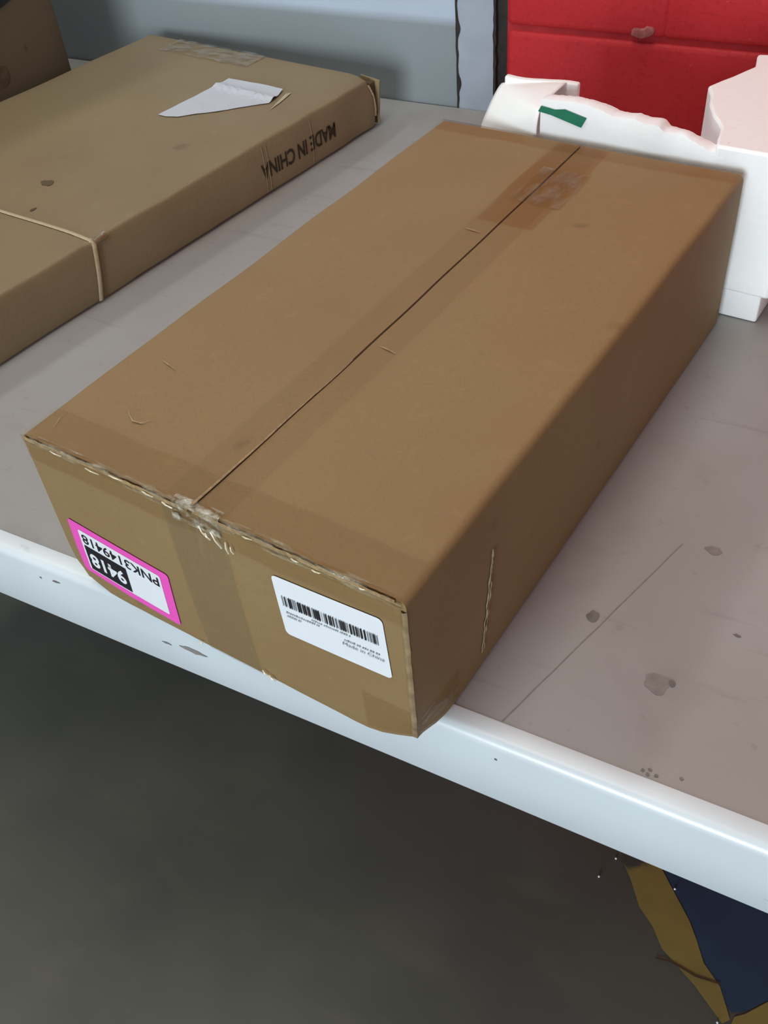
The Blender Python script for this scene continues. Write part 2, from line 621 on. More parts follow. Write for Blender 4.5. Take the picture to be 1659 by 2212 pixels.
c, n1 = noise_mix(nt, co, (0.66, 0.72, 0.75, 1), (0.60, 0.65, 0.68, 1), 6, 0.4, 0.7, 3)
c, n2 = noise_mix(nt, co, None, (0.34, 0.34, 0.34, 1), 60, 0.69, 0.8, 4, prev=c, stretch=(0.5, 1, 2), fac=0.6)
nt.links.new(c, b.inputs['Base Color'])
b.inputs['Roughness'].default_value = 0.28
EDGEM = m
# rolled edge profile in (y, z)
prof = [(0.016, 0.0), (0.010, 0.0)]
R = 0.008
for i in range(0, 9):
    a = math.radians(90 + 90 * i / 8)
    prof.append((R + R * math.cos(a), -R + R * math.sin(a)))
prof += [(0.0, -0.03), (0.0, -TT + 0.003), (0.001, -TT + 0.0008), (0.004, -TT), (0.03, -TT), (0.03, -TT + 0.003),
         (0.0035, -TT + 0.004), (0.0035, -0.034), (0.016, -0.0305)]
prof[0] = (0.016, 0.0004)
prof[1] = (0.010, 0.0004)
xs = lin(TX0 - ox, TX1 - ox, 40)
V, F = [], []
n = len(prof)
for x in xs:
    for (y, z) in prof:
        V.append((x, y - oy, z + ZT))
for a in range(len(xs) - 1):
    for i in range(n):
        j = (i + 1) % n
        F.append((a * n + i, a * n + j, (a + 1) * n + j, (a + 1) * n + i))
F += [tuple(range(n)), tuple((len(xs) - 1) * n + i for i in range(n))]
eo = mesh_obj('front_edge', V, F, EDGEM, table, True, label='white rounded front edge of the table')
sharp(eo, 40)
V, F = join(box_vf((TX0 + 0.03 - ox, 0.08 - oy, ZT - 0.07), (TX1 - 0.03 - ox, 0.11 - oy, ZT - 0.0305)),
            box_vf((TX0 + 0.03 - ox, TD - 0.10 - oy, ZT - 0.07), (TX1 - 0.03 - ox, TD - 0.07 - oy, ZT - 0.0305)))
mesh_obj('frame_rail', V, F, STEEL, table, False)
for lx in (TX0 + 0.08, TX1 - 0.08):
    for ly in (0.095, TD - 0.085):
        V, F = soft_box((lx - 0.02 - ox, ly - 0.02 - oy, 0), (lx + 0.02 - ox, ly + 0.02 - oy, ZT - 0.0305), 0.004, (1, 1, 2))
        mesh_obj('leg', V, F, STEEL, table)


def blob(name, x, y, rx, ry, mat, seed, parent, z=ZT + 0.0003, n=18):
    V = []
    for i in range(n):
        a = 2 * math.pi * i / n
        k = 1 + 0.45 * sn(math.cos(a) + seed, math.sin(a), seed, 1.6)
        V.append((x - ox + rx * k * math.cos(a), y - oy + ry * k * math.sin(a), z))
    mesh_obj(name, V, [tuple(range(n))], mat, parent, False)


blob('stain', -0.209, 0.124, 0.0042, 0.0052, STAIN, 1, table)
blob('stain', -0.152, 0.087, 0.009, 0.008, STAINL, 2, table)
blob('stain', -0.1435, 0.0905, 0.0022, 0.003, STAIN, 12, table, ZT + 0.0005)
blob('stain', -0.149, 0.219, 0.006, 0.0035, STAINL, 3, table)
blob('stain', -0.115, 0.147, 0.0028, 0.0012, STAIN, 4, table)
for k, (x, y) in enumerate(((-0.142, 0.0205), (-0.138, 0.0225), (-0.1335, 0.0200), (-0.1195, 0.0245), (-0.1385, 0.0190))):
    blob('stain', x, y, 0.0013, 0.0012, STAIN, 20 + k, table)
V = []
for t in lin(0, 1, 12):
    V.append((-0.2335 + 0.062 * t + 0.0006 * sn(t, 1, 1, 9) - ox, 0.017 + 0.20 * t - oy, ZT + 0.0003))
W_ = [(x + 0.0009, y, z) for x, y, z in V]
mesh_obj('scratch_line', V + W_, [(i, i + 1, 13 + i + 1, 13 + i) for i in range(12)], STAINL, table, False)
# scuffs on the white front edge
for k, (x, z, rx, rz) in enumerate(((-0.502, -0.040, 0.005, 0.0010), (-0.478, -0.036, 0.012, 0.0028), (-0.623, -0.019, 0.0014, 0.0009),
                                    (-0.606, -0.0165, 0.004, 0.0013), (-0.230, -0.018, 0.0012, 0.0010))):
    V = []
    for i in range(14):
        a = 2 * math.pi * i / 14
        q = 1 + 0.6 * sn(math.cos(a) + k, math.sin(a), k, 1.8)
        V.append((x - ox + rx * q * math.cos(a), -0.0003 - oy, ZT + z + rz * q * math.sin(a)))
    mesh_obj('scuff', V, [tuple(range(14))], STAINL if k == 1 else STAIN, table, False)

# ------------------------------------------------------------------ the long brown carton in front
BW, BLn, BHt = 0.30, 0.5447, 0.1477
ba = -0.0934225
ub = Vector((math.cos(ba), math.sin(ba), 0))
vb = Vector((-math.sin(ba), math.cos(ba), 0))
B0 = Vector((-0.27028, -0.02859, 0))
A0 = B0 - ub * BW
box = empty('shipping_carton', (A0.x, A0.y, ZT + 0.0004), ba,
            'long brown taped carton with pink and white labels at the table edge', 'cardboard box')


def bdef(p):
    x, y, z = p.x / BW, p.y / BLn, p.z / BHt
    d = Vector((0, 0, 0))
    near = max(0.0, 1 - y * 5)
    bul = 4 * x * (1 - x) * 4 * z * (1 - z)
    d.y -= 0.0016 * bul * near
    # long faces bow out a little
    d.x += 0.0016 * math.sin(math.pi * min(max(y, 0), 1)) * math.sin(math.pi * min(max(z, 0), 1)) * (1 if x > 0.5 else -1) * abs(2 * x - 1) ** 4
    # lid waves
    top_ = max(0.0, z) ** 6
    d.z += top_ * (0.0012 * sn(p.x, p.y, 0.3, 9) - 0.0022 * math.sin(math.pi * min(max(x, 0), 1)) * math.sin(math.pi * min(max(y, 0), 1)))
    d.z += top_ * 0.0012 * sn(p.x, 0, 7, 34) * math.exp(-(p.y / 0.02) ** 2)
    # crushed bottom corner at the table edge
    r = (Vector((p.x - BW, p.y, p.z))).length
    k = math.exp(-(r / 0.022) ** 2)
    d += Vector((-0.004, 0.005, 0.0065)) * k
    r = (Vector((p.x, p.y, p.z))).length
    k = math.exp(-(r / 0.02) ** 2)
    d += Vector((0.003, 0.003, 0.003)) * k
    # wavy lower edge of the end
    if p.z < 0.04:
        d.z += 0.0010 * (1 + sn(p.x, p.y, 2, 45)) * (1 - p.z / 0.04) * near
    # long top edges wander slightly
    d.x += top_ * 0.0010 * sn(x * 0.1, p.y, 5, 14)
    return d


TH = 0.0036
V, F = soft_box((TH * 0.75, 0.0, 0.0), (BW - TH * 0.75, BLn, BHt - TH * 1.02), 0.0022, (26, 40, 16), bdef)
mesh_obj('box_body', V, F, KRAFT, box)


def flap_profile(sgn):
    r = 0.0055
    outer = [(BW / 2 + 0.0009, BHt)]
    outer += [(x, BHt) for x in lin(BW / 2 + 0.008, BW - r, 12)]
    outer += [(BW - r + r * math.sin(math.radians(a)), BHt - r + r * math.cos(math.radians(a))) for a in (15, 30, 45, 60, 75, 90)]
    outer += [(BW, z) for z in lin(BHt - r - 0.01, 0.0012, 12)]
    inner = [(BW - TH, 0.0012)] + [(BW - TH, z) for z in lin(0.012, BHt - TH - 0.002, 10)]
    inner += [(BW - TH, BHt - TH)] + [(x, BHt - TH) for x in lin(BW - TH - 0.01, BW / 2 + 0.009, 11)] + [(BW / 2 + 0.0009, BHt - TH)]
    pr_ = outer + inner
    if sgn < 0:
        pr_ = [(BW - x, z) for x, z in pr_]
    return pr_


ys = [0.0006 + (BLn - 0.0012) * t for t in ([0, 0.004, 0.012, 0.025, 0.04, 0.06, 0.08] + lin(0.1, 1.0, 36))]
for s_ in (-1, 1):
    V, F = extrude_profile(flap_profile(s_), ys, bdef)
    fo = mesh_obj('top_flap', V, F, KRAFT, box)
    sharp(fo, 50)


def box_top(u, v, off=0.0004):
    p = Vector((u, v, BHt))
    return p + bdef(p) + Vector((0, 0, off))


def box_near(u, z, off=0.0004):
    p = Vector((u, 0.0, z))
    return p + bdef(p) + Vector((0, -off, 0))


def box_side(y, z, off=0.0004):
    p = Vector((BW, y, z))
    return p + bdef(p) + Vector((off, 0, 0))


# raw fluted edge line along the near end
def edge_strip(x0, x1, seed):
    us = lin(x0, x1, 60)

    def fn(u, t):
        p = box_near(u, BHt - TH * 0.5, 0.0)
        k = 0.0011 * sn(u, seed, 1, 160) + 0.0006 * sn(u, seed, 2, 420)
        return p + Vector((0, -0.0009 - 0.0006 * math.sin(math.pi * t), (t - 0.5) * TH * 1.0 + k))
    return grid_patch(fn, us, lin(0, 1, 4))


V, F = edge_strip(0.004, BW / 2 - 0.002, 1)
mesh_obj('raw_edge', V, F, CUTEDGE, box, label='pale raw edge of the lid flap')
V, F = edge_strip(BW / 2 + 0.002, BW - 0.006, 2)
mesh_obj('raw_edge', V, F, CUTEDGE, box, label='pale raw edge of the lid flap')
# light creased corner edge going down at the near right
V, F = [], []
for t in lin(0, 1, 24):
    z = 0.006 + (BHt - 0.014) * t
    c0 = Vector((BW, 0.0, z))
    c0 = c0 + bdef(c0)
    kx = 0.0005 * sn(t, 3, 3, 14)
    for (dx, dy) in ((-0.0034, -0.0002), (-0.0022, -0.0010), (-0.0008, -0.0008), (0.0003, 0.0005)):
        V.append(c0 + Vector((dx + kx, dy, 0)))
for i in range(24):
    for q in range(3):
        F.append((i * 4 + q, i * 4 + q + 1, (i + 1) * 4 + q + 1, (i + 1) * 4 + q))
mesh_obj('corner_crease', V, F, plain('worn_cardboard_crease', (0.33, 0.235, 0.12, 1), 0.7, 0.45, 90), box)

# ---- tape: one strip along the seam, one along each end, one down the near end
TWD = 0.048


def wob(u, v, a):
    return a * sn(u, v, 0.7, 120)


def seam_fn(u, v):
    q = box_top(BW / 2 + u, v, 0.0007)
    ridge = 0.0016 * math.exp(-(u / 0.0012) ** 2) * max(0, 1 - v / 0.20)
    return q + Vector((0, 0, ridge + 0.0002 * sn(u, v, 1, 60)))


us = [-TWD / 2, -0.016, -0.008, -0.004, -0.002, -0.001, 0, 0.001, 0.002, 0.004, 0.008, 0.016, TWD / 2]
V, F = grid_patch(seam_fn, us, lin(0.0, BLn - 0.002, 70))
mesh_obj('seam_tape', V, F, tape_material('thin_clear_tape', (0.972, 0.958, 0.935, 1), 0.006, 0.35, 60, 0.12), box)


def seam_end_fn(u, v):
    return box_top(BW / 2 + u + 0.006 * sn(v, 3, 1, 9), v, 0.0010)


V, F = grid_patch(lambda u, v: box_top(BW / 2 + u * (1 + 0.25 * sn(v, u > 0, 1, 14)) + 0.004, v, 0.0011),
                  lin(-0.026, 0.026, 8), lin(0.385, BLn - 0.002, 30))
mesh_obj('seam_tape', V, F, TAPEWET, box, label='reddish brown stuck down tape at the far end of the seam')


def end_tape(name, y_edge, sgn, top_w, drop, mat, amp, x0=0.002, x1=BW - 0.002, nx=110):
    """tape folded over an end edge: from the lid over the edge and down the end face"""
    us = lin(x0, x1, nx)
    ts = lin(-1, 1, 16)

    def fn(u, t):
        j = 0.002 * sn(u, t, 4, 30)
        if t < 0:
            p = box_top(u, y_edge + sgn * (-t) * (top_w + (j if t < -0.8 else 0)), 0.0009)
        else:
            pz = BHt - t * (drop + (j if t > 0.8 else 0))
            p = Vector((u, y_edge, pz))
            p = p + bdef(p) + Vector((0, -sgn * 0.0012, 0))
        near_edge = math.exp(-(t / 0.16) ** 2)
        mid = math.exp(-((u - BW / 2) / 0.035) ** 2)
        wr_ = amp * (sn(u, t * 0.02, 1, 190) + 0.7 * sn(u, t * 0.03, 5, 420)) * (near_edge * (1 + mid) + 0.10)
        return p + Vector((0.3 * wr_, -sgn * (0.0009 * near_edge + wr_), 0.8 * wr_ + 0.0007 * near_edge))
    V, F = grid_patch(fn, us, ts)
    return mesh_obj(name, V, F, mat, box)


end_tape('end_tape', 0.0, 1, 0.031, 0.020, TAPE, 0.0002)
end_tape('edge_crinkle', 0.0, 1, 0.0030, 0.0060, CRINKLE, 0.00055)
end_tape('end_tape', BLn, -1, 0.020, 0.030, TAPEWET, 0.0002)
# crumpled tape fold where the seam tape turns over the near end
us = lin(BW / 2 - TWD / 2, BW / 2 + TWD / 2, 40)


def drop_fn(u, z):
    k = max(0.0, (z - 0.09) / 0.06)
    w2 = 0.0013 * (sn(u, z * 0.12, 3, 210) + 0.5 * sn(u, z * 0.2, 9, 430)) * k
    return box_near(u + 0.003 * (1 - z / BHt), z, 0.0014) + Vector((0, -w2, 0))


V, F = grid_patch(drop_fn, us, lin(0.003, BHt - 0.001, 34))
mesh_obj('end_seam_tape', V, F, tape_material('thin_clear_tape', (0.975, 0.962, 0.92, 1), 0.006, 0.3, 60, 0.2), box)
# crumple of tape at the middle of the near lid edge
V, F = [], []
us = lin(-0.016, 0.022, 46)
ts = lin(-0.006, 0.013, 16)


def crum(u, t):
    base_ = box_top(BW / 2 + u, max(0.0, -t), 0.0012) if t < 0 else box_near(BW / 2 + u, BHt - t, 0.0016)
    e = max(0, 1 - abs(u) / 0.024) * max(0, 1 - abs(t - 0.001) / 0.013)
    h = (0.0016 * sn(u, t, 2, 300) + 0.0016 * abs(sn(u + t * 0.4, 2, 0, 380))) * e + 0.0006 * e
    return base_ + Vector((0, -h, 0.6 * h))


V, F = grid_patch(crum, us, ts)
mesh_obj('tape_crumple', V, F, crinkle_material('crumpled_tape', (0.60, 0.57, 0.45, 1), 0.42, 0.66, 190, 0.1, 0.85, (0.5, 1, 1)), box)
# glints put into pale sliver colour, below the crumple and along the edges
def glints(name, pts):
    V, F = [], []
    for (u, z, du, dz, w_) in pts:
        k = len(V)
        a = box_near(u, z, 0.0022)
        c_ = box_near(u + du, z + dz, 0.0019)
        mid_ = (a + c_) / 2 + Vector((0, -0.0009, 0.0004))
        for q in (a, mid_, c_):
            ln = math.hypot(du, dz)
            sx, sz = -dz / ln * w_, du / ln * w_
            e_ = 1.0 if q is mid_ else 0.25
            V += [q + Vector((-sx * e_, 0.0006, -sz * e_)), q + Vector((0, -0.0005, 0.0004)), q + Vector((sx * e_, 0.0006, sz * e_))]
        for i in (0, 1):
            for j in (0, 1):
                F.append((k + i * 3 + j, k + i * 3 + j + 1, k + i * 3 + 3 + j + 1, k + i * 3 + 3 + j))
    return mesh_obj(name, V, F, GLINT, box)


m, nt, b = nmat('tape_glint_colour')
b.inputs['Base Color'].default_value = (0.72, 0.66, 0.50, 1)
b.inputs['Roughness'].default_value = 0.12
b.inputs['Coat Weight'].default_value = 1.0
tc = N(nt, 'ShaderNodeTexCoord')
c, n1 = noise_mix(nt, tc.outputs['Object'], (0.75, 0.70, 0.55, 1), (0.60, 0.52, 0.36, 1), 300, 0.4, 0.6)
nt.links.new(c, b.inputs['Base Color'])
GLINT = m
for g_ in ((0.156, 0.138, 0.004, -0.008, 0.0004), (0.160, 0.134, 0.003, -0.005, 0.0003), (0.165, 0.137, 0.006, -0.011, 0.00035),
           (0.1755, 0.134, 0.0004, -0.010, 0.0004), (0.179, 0.132, 0.0012, -0.006, 0.0003), (0.178, 0.010, 0.004, -0.004, 0.0005),
           (0.183, 0.0075, 0.005, -0.004, 0.0005), (0.120, 0.005, 0.003, -0.001, 0.0004),
           (0.030, 0.1455, 0.010, -0.001, 0.0003), (0.062, 0.144, 0.012, -0.001, 0.0003), (0.084, 0.1475, 0.012, 0.000, 0.0003),
           (0.112, 0.1465, 0.009, -0.001, 0.0003), (0.128, 0.1455, 0.008, -0.002, 0.0004), (0.191, 0.1460, 0.007, 0.000, 0.0003),
           (0.226, 0.1455, 0.005, -0.001, 0.0004), (0.240, 0.1440, 0.006, 0.000, 0.0003), (0.272, 0.1465, 0.004, 0.000, 0.0003)):
    glints('tape_crease_glint', [g_])
# pale scratches on the lid tape
def lid_scratch(pts, w_):
    V, F = [], []
    for i, (u, v) in enumerate(pts):
        e = 0.25 if i in (0, len(pts) - 1) else 1
        V += [box_top(u, v - w_ * e, 0.0013), box_top(u, v + w_ * e, 0.0013)]
        if i:
            k = 2 * i
            F.append((k - 2, k - 1, k + 1, k))
    mesh_obj('tape_scratch', V, F, CUTEDGE, box, False)


V, F = [], []
for i, t in enumerate(lin(0, 1, 30)):
    v_ = 0.001 + 0.17 * t
    wd = 0.0009 * (1 - t) ** 0.7 + 0.0001
    c_ = box_top(BW / 2 + 0.0003 * sn(v_, 1, 1, 60), v_, 0.0022 - 0.0012 * t)
    V += [c_ + Vector((-wd, 0, -0.0007)), c_, c_ + Vector((wd, 0, -0.0007))]
    if i:
        k = 3 * i
        F += [(k - 3, k - 2, k + 1, k), (k - 2, k - 1, k + 2, k + 1)]
mesh_obj('seam_ridge', V, F, CUTEDGE, box, label='raised tape ridge along the near seam, caught light in its pale colour')  # pale colour stands in for light caught by the ridge
V, F = grid_patch(lambda u, v: box_top(BW / 2 + u, v, 0.0014 + 0.0006 * abs(sn(u, v, 2, 90))), lin(-0.012, 0.034, 16), lin(0.425, 0.490, 20))
mesh_obj('tape_sheen_patch', V, F, HAZE, box, label='tape with a dull sheen put into its colour near the far seam end')  # grey sheen on the lid tape, painted as a patch
lid_scratch([(0.049, 0.052), (0.054, 0.048), (0.060, 0.0445), (0.067, 0.0455), (0.071, 0.052)], 0.0005)
lid_scratch([(0.158, 0.193), (0.165, 0.192), (0.173, 0.190)], 0.0006)
lid_scratch([(0.127, 0.367), (0.136, 0.366), (0.144, 0.365)], 0.0006)
lid_scratch([(0.030, 0.106), (0.038, 0.104), (0.046, 0.102)], 0.0005)
lid_scratch([(0.012, 0.034), (0.013, 0.024), (0.017, 0.014)], 0.0005)

# ---- pink label, upside down
PA = math.radians(-5.5)
PCX, PCZ = 0.0590, 0.0440
pink = mesh_obj('pink_label', *poly_patch(rounded_rect(PCX, PCZ, 0.0945, 0.0585, 0.003, PA), lambda a, c_: box_near(a, c_, 0.0008)),
                PINK, box, label='pink label with a black number block, stuck on upside down')


def pl(a, c_):
    """label coordinates (metres from the label centre) to face coordinates"""
    return (PCX + a * math.cos(PA) - c_ * math.sin(PA), PCZ + a * math.sin(PA) + c_ * math.cos(PA))


q = pl(0.0, 0.0005)
wp = mesh_obj('white_panel', *poly_patch(rounded_rect(q[0], q[1], 0.0775, 0.0445, 0.002, PA), lambda a, c_: box_near(a, c_, 0.0010)),
              WHITEPAPER, pink)
q = pl(-0.0165, -0.0065)
mesh_obj('black_block', *poly_patch(rounded_rect(q[0], q[1], 0.0405, 0.0275, 0.0006, PA), lambda a, c_: box_near(a, c_, 0.0012)),
         INK, pink)
mesh_obj('number', *text_patch('9418', lambda a, c_: box_near(a, c_, 0.0014), q[0], q[1], 0.0345, 0.0155, math.pi + PA, 0.03),
         WHITEPAPER, pink)
q = pl(0.0, 0.0145)
mesh_obj('code_line', *text_patch('PNK3149418', lambda a, c_: box_near(a, c_, 0.0012), q[0], q[1], 0.0730, 0.0100, math.pi + PA, 0.012),
         INK, pink)

# ---- white barcode label
WC = (0.2465, 0.0975)
WA = math.radians(3.0)
wl = mesh_obj('barcode_label', *poly_patch(rounded_rect(WC[0], WC[1], 0.078, 0.0525, 0.0035, WA), lambda a, c_: box_near(a, c_, 0.0008)),
              WHITEPAPER, box, label='white barcode label near the front right corner')


def wlp(a, c_):
    return (WC[0] + a * math.cos(WA) - c_ * math.sin(WA), WC[1] + a * math.sin(WA) + c_ * math.cos(WA))


def rect_vf(a, c_, w_, h_, off):
    pts = [(a - w_ / 2, c_ - h_ / 2), (a + w_ / 2, c_ - h_ / 2), (a + w_ / 2, c_ + h_ / 2), (a - w_ / 2, c_ + h_ / 2)]
    return [box_near(*wlp(*p_), off) for p_ in pts], [(0, 1, 2, 3)]


rb = random.Random(11)
vfs, vfs2 = [], []
x = -0.0345
while x < 0.0345:
    w_ = rb.choice((0.0004, 0.0004, 0.0008, 0.0008, 0.0012))
    (vfs if rb.random() < 0.8 else vfs2).append(rect_vf(x + w_ / 2, 0.0065, w_, 0.0088, 0.0014))
    x += w_ + rb.choice((0.0004, 0.0005, 0.0008, 0.0012))
mesh_obj('barcode', *join(*vfs), INK, wl, False)
mesh_obj('barcode', *join(*vfs2), GREYINK, wl, False)
# lines of print too small to read: short dashes as word shapes
def dashes(x0, x1, z, h_, mat, seed):
    rr = random.Random(seed)
    out = []
    x = x0
    while x < x1:
        w_ = rr.uniform(0.0006, 0.0014)
        if x + w_ > x1:
            break
        hh = h_ * rr.uniform(0.6, 1.0)
        out.append(rect_vf(x + w_ / 2, z + (hh - h_) / 2, w_, hh, 0.0014))
        x += w_ + (0.0004 if rr.random() < 0.8 else 0.0011)
    mesh_obj('fine_print', *join(*out), mat, wl, False)


dashes(-0.014, 0.014, -0.0005, 0.0014, GREYINK, 1)
dashes(-0.0335, -0.0085, -0.0033, 0.0015, GREYINK, 2)
dashes(-0.0335, -0.0225, -0.0066, 0.0016, GREYINK, 3)
dashes(0.0085, 0.0335, -0.0062, 0.0017, GREYINK, 4)
q = wlp(0.0215, -0.0100)
mesh_obj('print_line', *text_patch('Made in China', lambda a, c_: box_near(a, c_, 0.0015), q[0], q[1], 0.0290, 0.0026, WA, 0.0), MIDINK, wl)

# ---- torn slit on the right side
sl = []
nS = 40
for i in range(nS + 1):
    t = i / nS
    y = 0.0945 - 0.0135 * t + 0.0016 * sn(t, 2, 2, 9) + 0.0007 * sn(t, 4, 2, 40)
    z = 0.1030 - 0.0870 * t
    g = sn(t, 5, 1, 11)
    wd = 0.00015 if t < 0.14 else 0.0004 + 0.0022 * max(0, g + 0.2)
    sl.append((y, z, wd))
V = []
for (y, z, wd) in sl:
    V += [box_side(y - wd, z, 0.0006), box_side(y + wd, z, 0.0006)]
F = [(2 * i, 2 * i + 1, 2 * i + 3, 2 * i + 2) for i in range(nS)]
mesh_obj('torn_slit', V, F, INSIDE, box, False, label='dark torn slit in the right side')


LIPM = plain('torn_fibre_lip', (0.33, 0.24, 0.13, 1), 0.8, 0.4, 300)


def lip(name, sgn, seed):
    V, F = [], []
    for i, (y, z, wd) in enumerate(sl):
        j = 0.0002 + 0.0015 * max(0, sn(i * 0.31, seed, 3, 1.0) + 0.02)
        V += [box_side(y + sgn * wd, z, 0.0008), box_side(y + sgn * (wd + j * 0.5), z, 0.0010 + j * 0.7), box_side(y + sgn * (wd + j), z, 0.0006)]
    for i in range(nS):
        for q in (0, 1):
            F.append((3 * i + q, 3 * i + q + 1, 3 * i + q + 4, 3 * i + q + 3))
    mesh_obj(name, V, F, LIPM, box, False, label='pale torn paper lip beside the slit')


lip('torn_lip', 1, 3.3)
lip('torn_lip', -1, 8.1)
# small tape corner piece on the low right side by the crushed corner
V, F = grid_patch(lambda a, c_: box_side(a, c_, 0.0008) + Vector((wob(a, c_, 0.0006), 0, 0)), lin(0.004, 0.050, 10), lin(0.004, 0.034, 8))
mesh_obj('corner_tape', V, F, HAZE, box)
V, F = grid_patch(lambda a, c_: box_near(a, c_, 0.0009) + Vector((0, wob(a, c_, 0.0006), 0)), lin(0.262, 0.297, 10), lin(0.006, 0.046, 8))
mesh_obj('corner_tape', V, F, TAPE, box)
# far end tape patch on the right side
V, F = grid_patch(lambda a, c_: box_side(a, c_, 0.0008), lin(BLn - 0.012, BLn - 0.001, 4), lin(0.012, 0.032, 4))
mesh_obj('corner_tape', V, F, HAZE, box)

# ------------------------------------------------------------------ flat carton at the left
FA = math.radians(-8.27915)
u2 = Vector((math.cos(FA), math.sin(FA), 0))
v2 = Vector((-math.sin(FA), math.cos(FA), 0))
F0 = Vector((-0.75194, 0.82186, 0))
FW, FL, FH = 0.4194, 0.72, 0.0664
flat = empty('flat_carton', (F0.x, F0.y, ZT + 0.0004), FA,
             'flat brown carton stamped MADE IN CHINA with a torn paper on its lid', 'cardboard box')


def fdef(p):
    x, y, z = -p.x / FW, -p.y / FL, p.z / FH
    t = max(0, z) ** 4
    d = Vector((0, 0, 0))
    d.z += t * (0.0020 * sn(p.x, p.y, 2, 7) - 0.003 * math.sin(math.pi * min(max(x, 0), 1)) * math.sin(math.pi * min(max(y, 0), 1)))
    e = math.exp(-((x) / 0.05) ** 2)
    d.z += t * e * 0.0022 * sn(0, p.y, 3, 17)
    d.x += e * (0.0016 * sn(1, p.y, 4, 15) + 0.002 * math.sin(math.pi * min(max(z, 0), 1)))
    # pinch where the strap bites into the edge
    k = math.exp(-((p.y + 0.487) / 0.010) ** 2) * e
    d.z += -0.0025 * k * t
    # bottom edge wear
    if p.z < 0.02:
        d.z += (0.0012 + 0.0012 * sn(p.x, p.y, 1, 18)) * (1 - p.z / 0.02) * e * (1 if p.y > -0.45 else 0.3)
    # bashed far right corner
    r = Vector((p.x, p.y, p.z - FH)).length
    d += Vector((-0.006, -0.004, -0.004)) * math.exp(-(r / 0.018) ** 2)
    return d


V, F = soft_box((-FW, -FL, 0), (0, 0, FH), 0.004, (24, 50, 8), fdef)
mesh_obj('box_body', V, F, KRAFT2, flat)


def ftop(u, v, off=0.0005):
    p = Vector((u, v, FH))
    return p + fdef(p) + Vector((0, 0, off))


def fside(v, z, off=0.0005):
    p = Vector((0, v, z))
    return p + fdef(p) + Vector((off, 0, 0))


# open end flap at the far right corner
V, F = soft_box((-0.030, 0.0075, 0.002), (0.0010, 0.0105, FH * 0.93), 0.0012, (8, 1, 6),
                lambda p: Vector((0.003 * sn(p.z, 1, 1, 40), 0.0035 * (p.z / FH) + 0.002 * sn(p.x, p.z, 2, 30), -0.004 * max(0, (p.x + 0.03) / 0.03) * p.z / FH)))
mesh_obj('end_flap', V, F, KRAFT2, flat, label='loose cardboard end flap at the far corner')
V, F = soft_box((-0.028, -0.001, 0.004), (-0.004, 0.0080, FH * 0.86), 0.001, (4, 1, 3))
mesh_obj('flap_gap_shade', V, F, INSIDE, flat)  # dark fill stands in for shade in the recess behind the flap
V = []
for t in lin(0, 1, 10):
    z = 0.016 + (FH - 0.022) * t
    V += [fside(-0.0035 + 0.001 * sn(t, 1, 1, 6), z, 0.0006), fside(-0.0005 + 0.001 * sn(t, 2, 1, 6), z, 0.0010)]
mesh_obj('raw_edge', V, [(2 * i, 2 * i + 1, 2 * i + 3, 2 * i + 2) for i in range(10)], CUTEDGE, flat, False)
# strap across lid and down the side
V, F = [], []
path = [(ftop(u, -0.4905 + 0.03 * (u + 0.15) * 0.3, 0.0016), Vector((0, 1, 0))) for u in lin(-FW + 0.002, -0.004, 30)]
path += [(fside(-0.4885 - 0.013 * (1 - z / FH), z, 0.0012), Vector((0, 1, 0))) for z in lin(FH - 0.003, 0.002, 10)]
for i, (q, d) in enumerate(path):
    wd = 0.0024 if i < 31 else 0.0030
    hgt = Vector((0, 0, 0.0006)) if i < 31 else Vector((0.0006, 0, 0))
    V += [q - d * wd - hgt, q + hgt * 1.2, q + d * wd - hgt]
for i in range(len(path) - 1):
    for k in (0, 1):
        F.append((3 * i + k, 3 * i + k + 1, 3 * i + k + 4, 3 * i + k + 3))
STRAPC = plain('crease_on_side', (0.275, 0.208, 0.118, 1), 0.6, 0.2, 200)
mesh_obj('strap', V, F, CREAM, flat, label='thin cream strap across the lid')
# clear film puckered beside the strap at the edge
V, F = grid_patch(lambda v_, t: (ftop(-0.006 + 0.006 * t, v_, 0.0010 + 0.0022 * abs(sn(v_, t, 1, 260))) if t < 0.5 else
                                 fside(v_, FH - 0.016 * (t - 0.5), 0.0010 + 0.0018 * abs(sn(v_, t, 1, 260)))),
                  lin(-0.4875, -0.4700, 14), lin(0, 1, 8))
mesh_obj('edge_tape', V, F, TAPECREASE, flat)
V, F = grid_patch(lambda v_, z: fside(v_ - 0.013 * (1 - z / FH), z, 0.0009), lin(-0.4885, -0.4790, 4), lin(0.003, FH - 0.004, 10))
mesh_obj('side_tape', V, F, TAPE, flat)
# torn white paper on the lid
pap = [(-0.181, -0.217), (-0.168, -0.217), (-0.152, -0.211), (-0.138, -0.196), (-0.115, -0.176), (-0.100, -0.158), (-0.084, -0.141),
       (-0.070, -0.128), (-0.071, -0.116), (-0.074, -0.104), (-0.080, -0.088), (-0.110, -0.0875), (-0.142, -0.089), (-0.173, -0.091),
       (-0.174, -0.104), (-0.1755, -0.118), (-0.1765, -0.125), (-0.178, -0.155), (-0.180, -0.190)]


def pfn(u, v):
    fold = 0.0035 * math.exp(-((v + 0.115 + 0.10 * (u + 0.12) * 0.3) / 0.006) ** 2)
    curl = 0.004 * max(0, (v + 0.112) / 0.025) if v > -0.112 else 0
    return ftop(u, v, 0.0011 + fold + 0.5 * curl + 0.0003 * sn(u, v, 1, 60))


V, F = poly_patch(pap, pfn)
pm = bpy.data.meshes.new('tmp')
po = mesh_obj('torn_paper', V, F, plain('torn_label_paper', (0.56, 0.57, 0.62, 1), 0.55, 0.06, 40), flat, False, label='torn white paper label on the lid')
bpy.data.meshes.remove(pm)
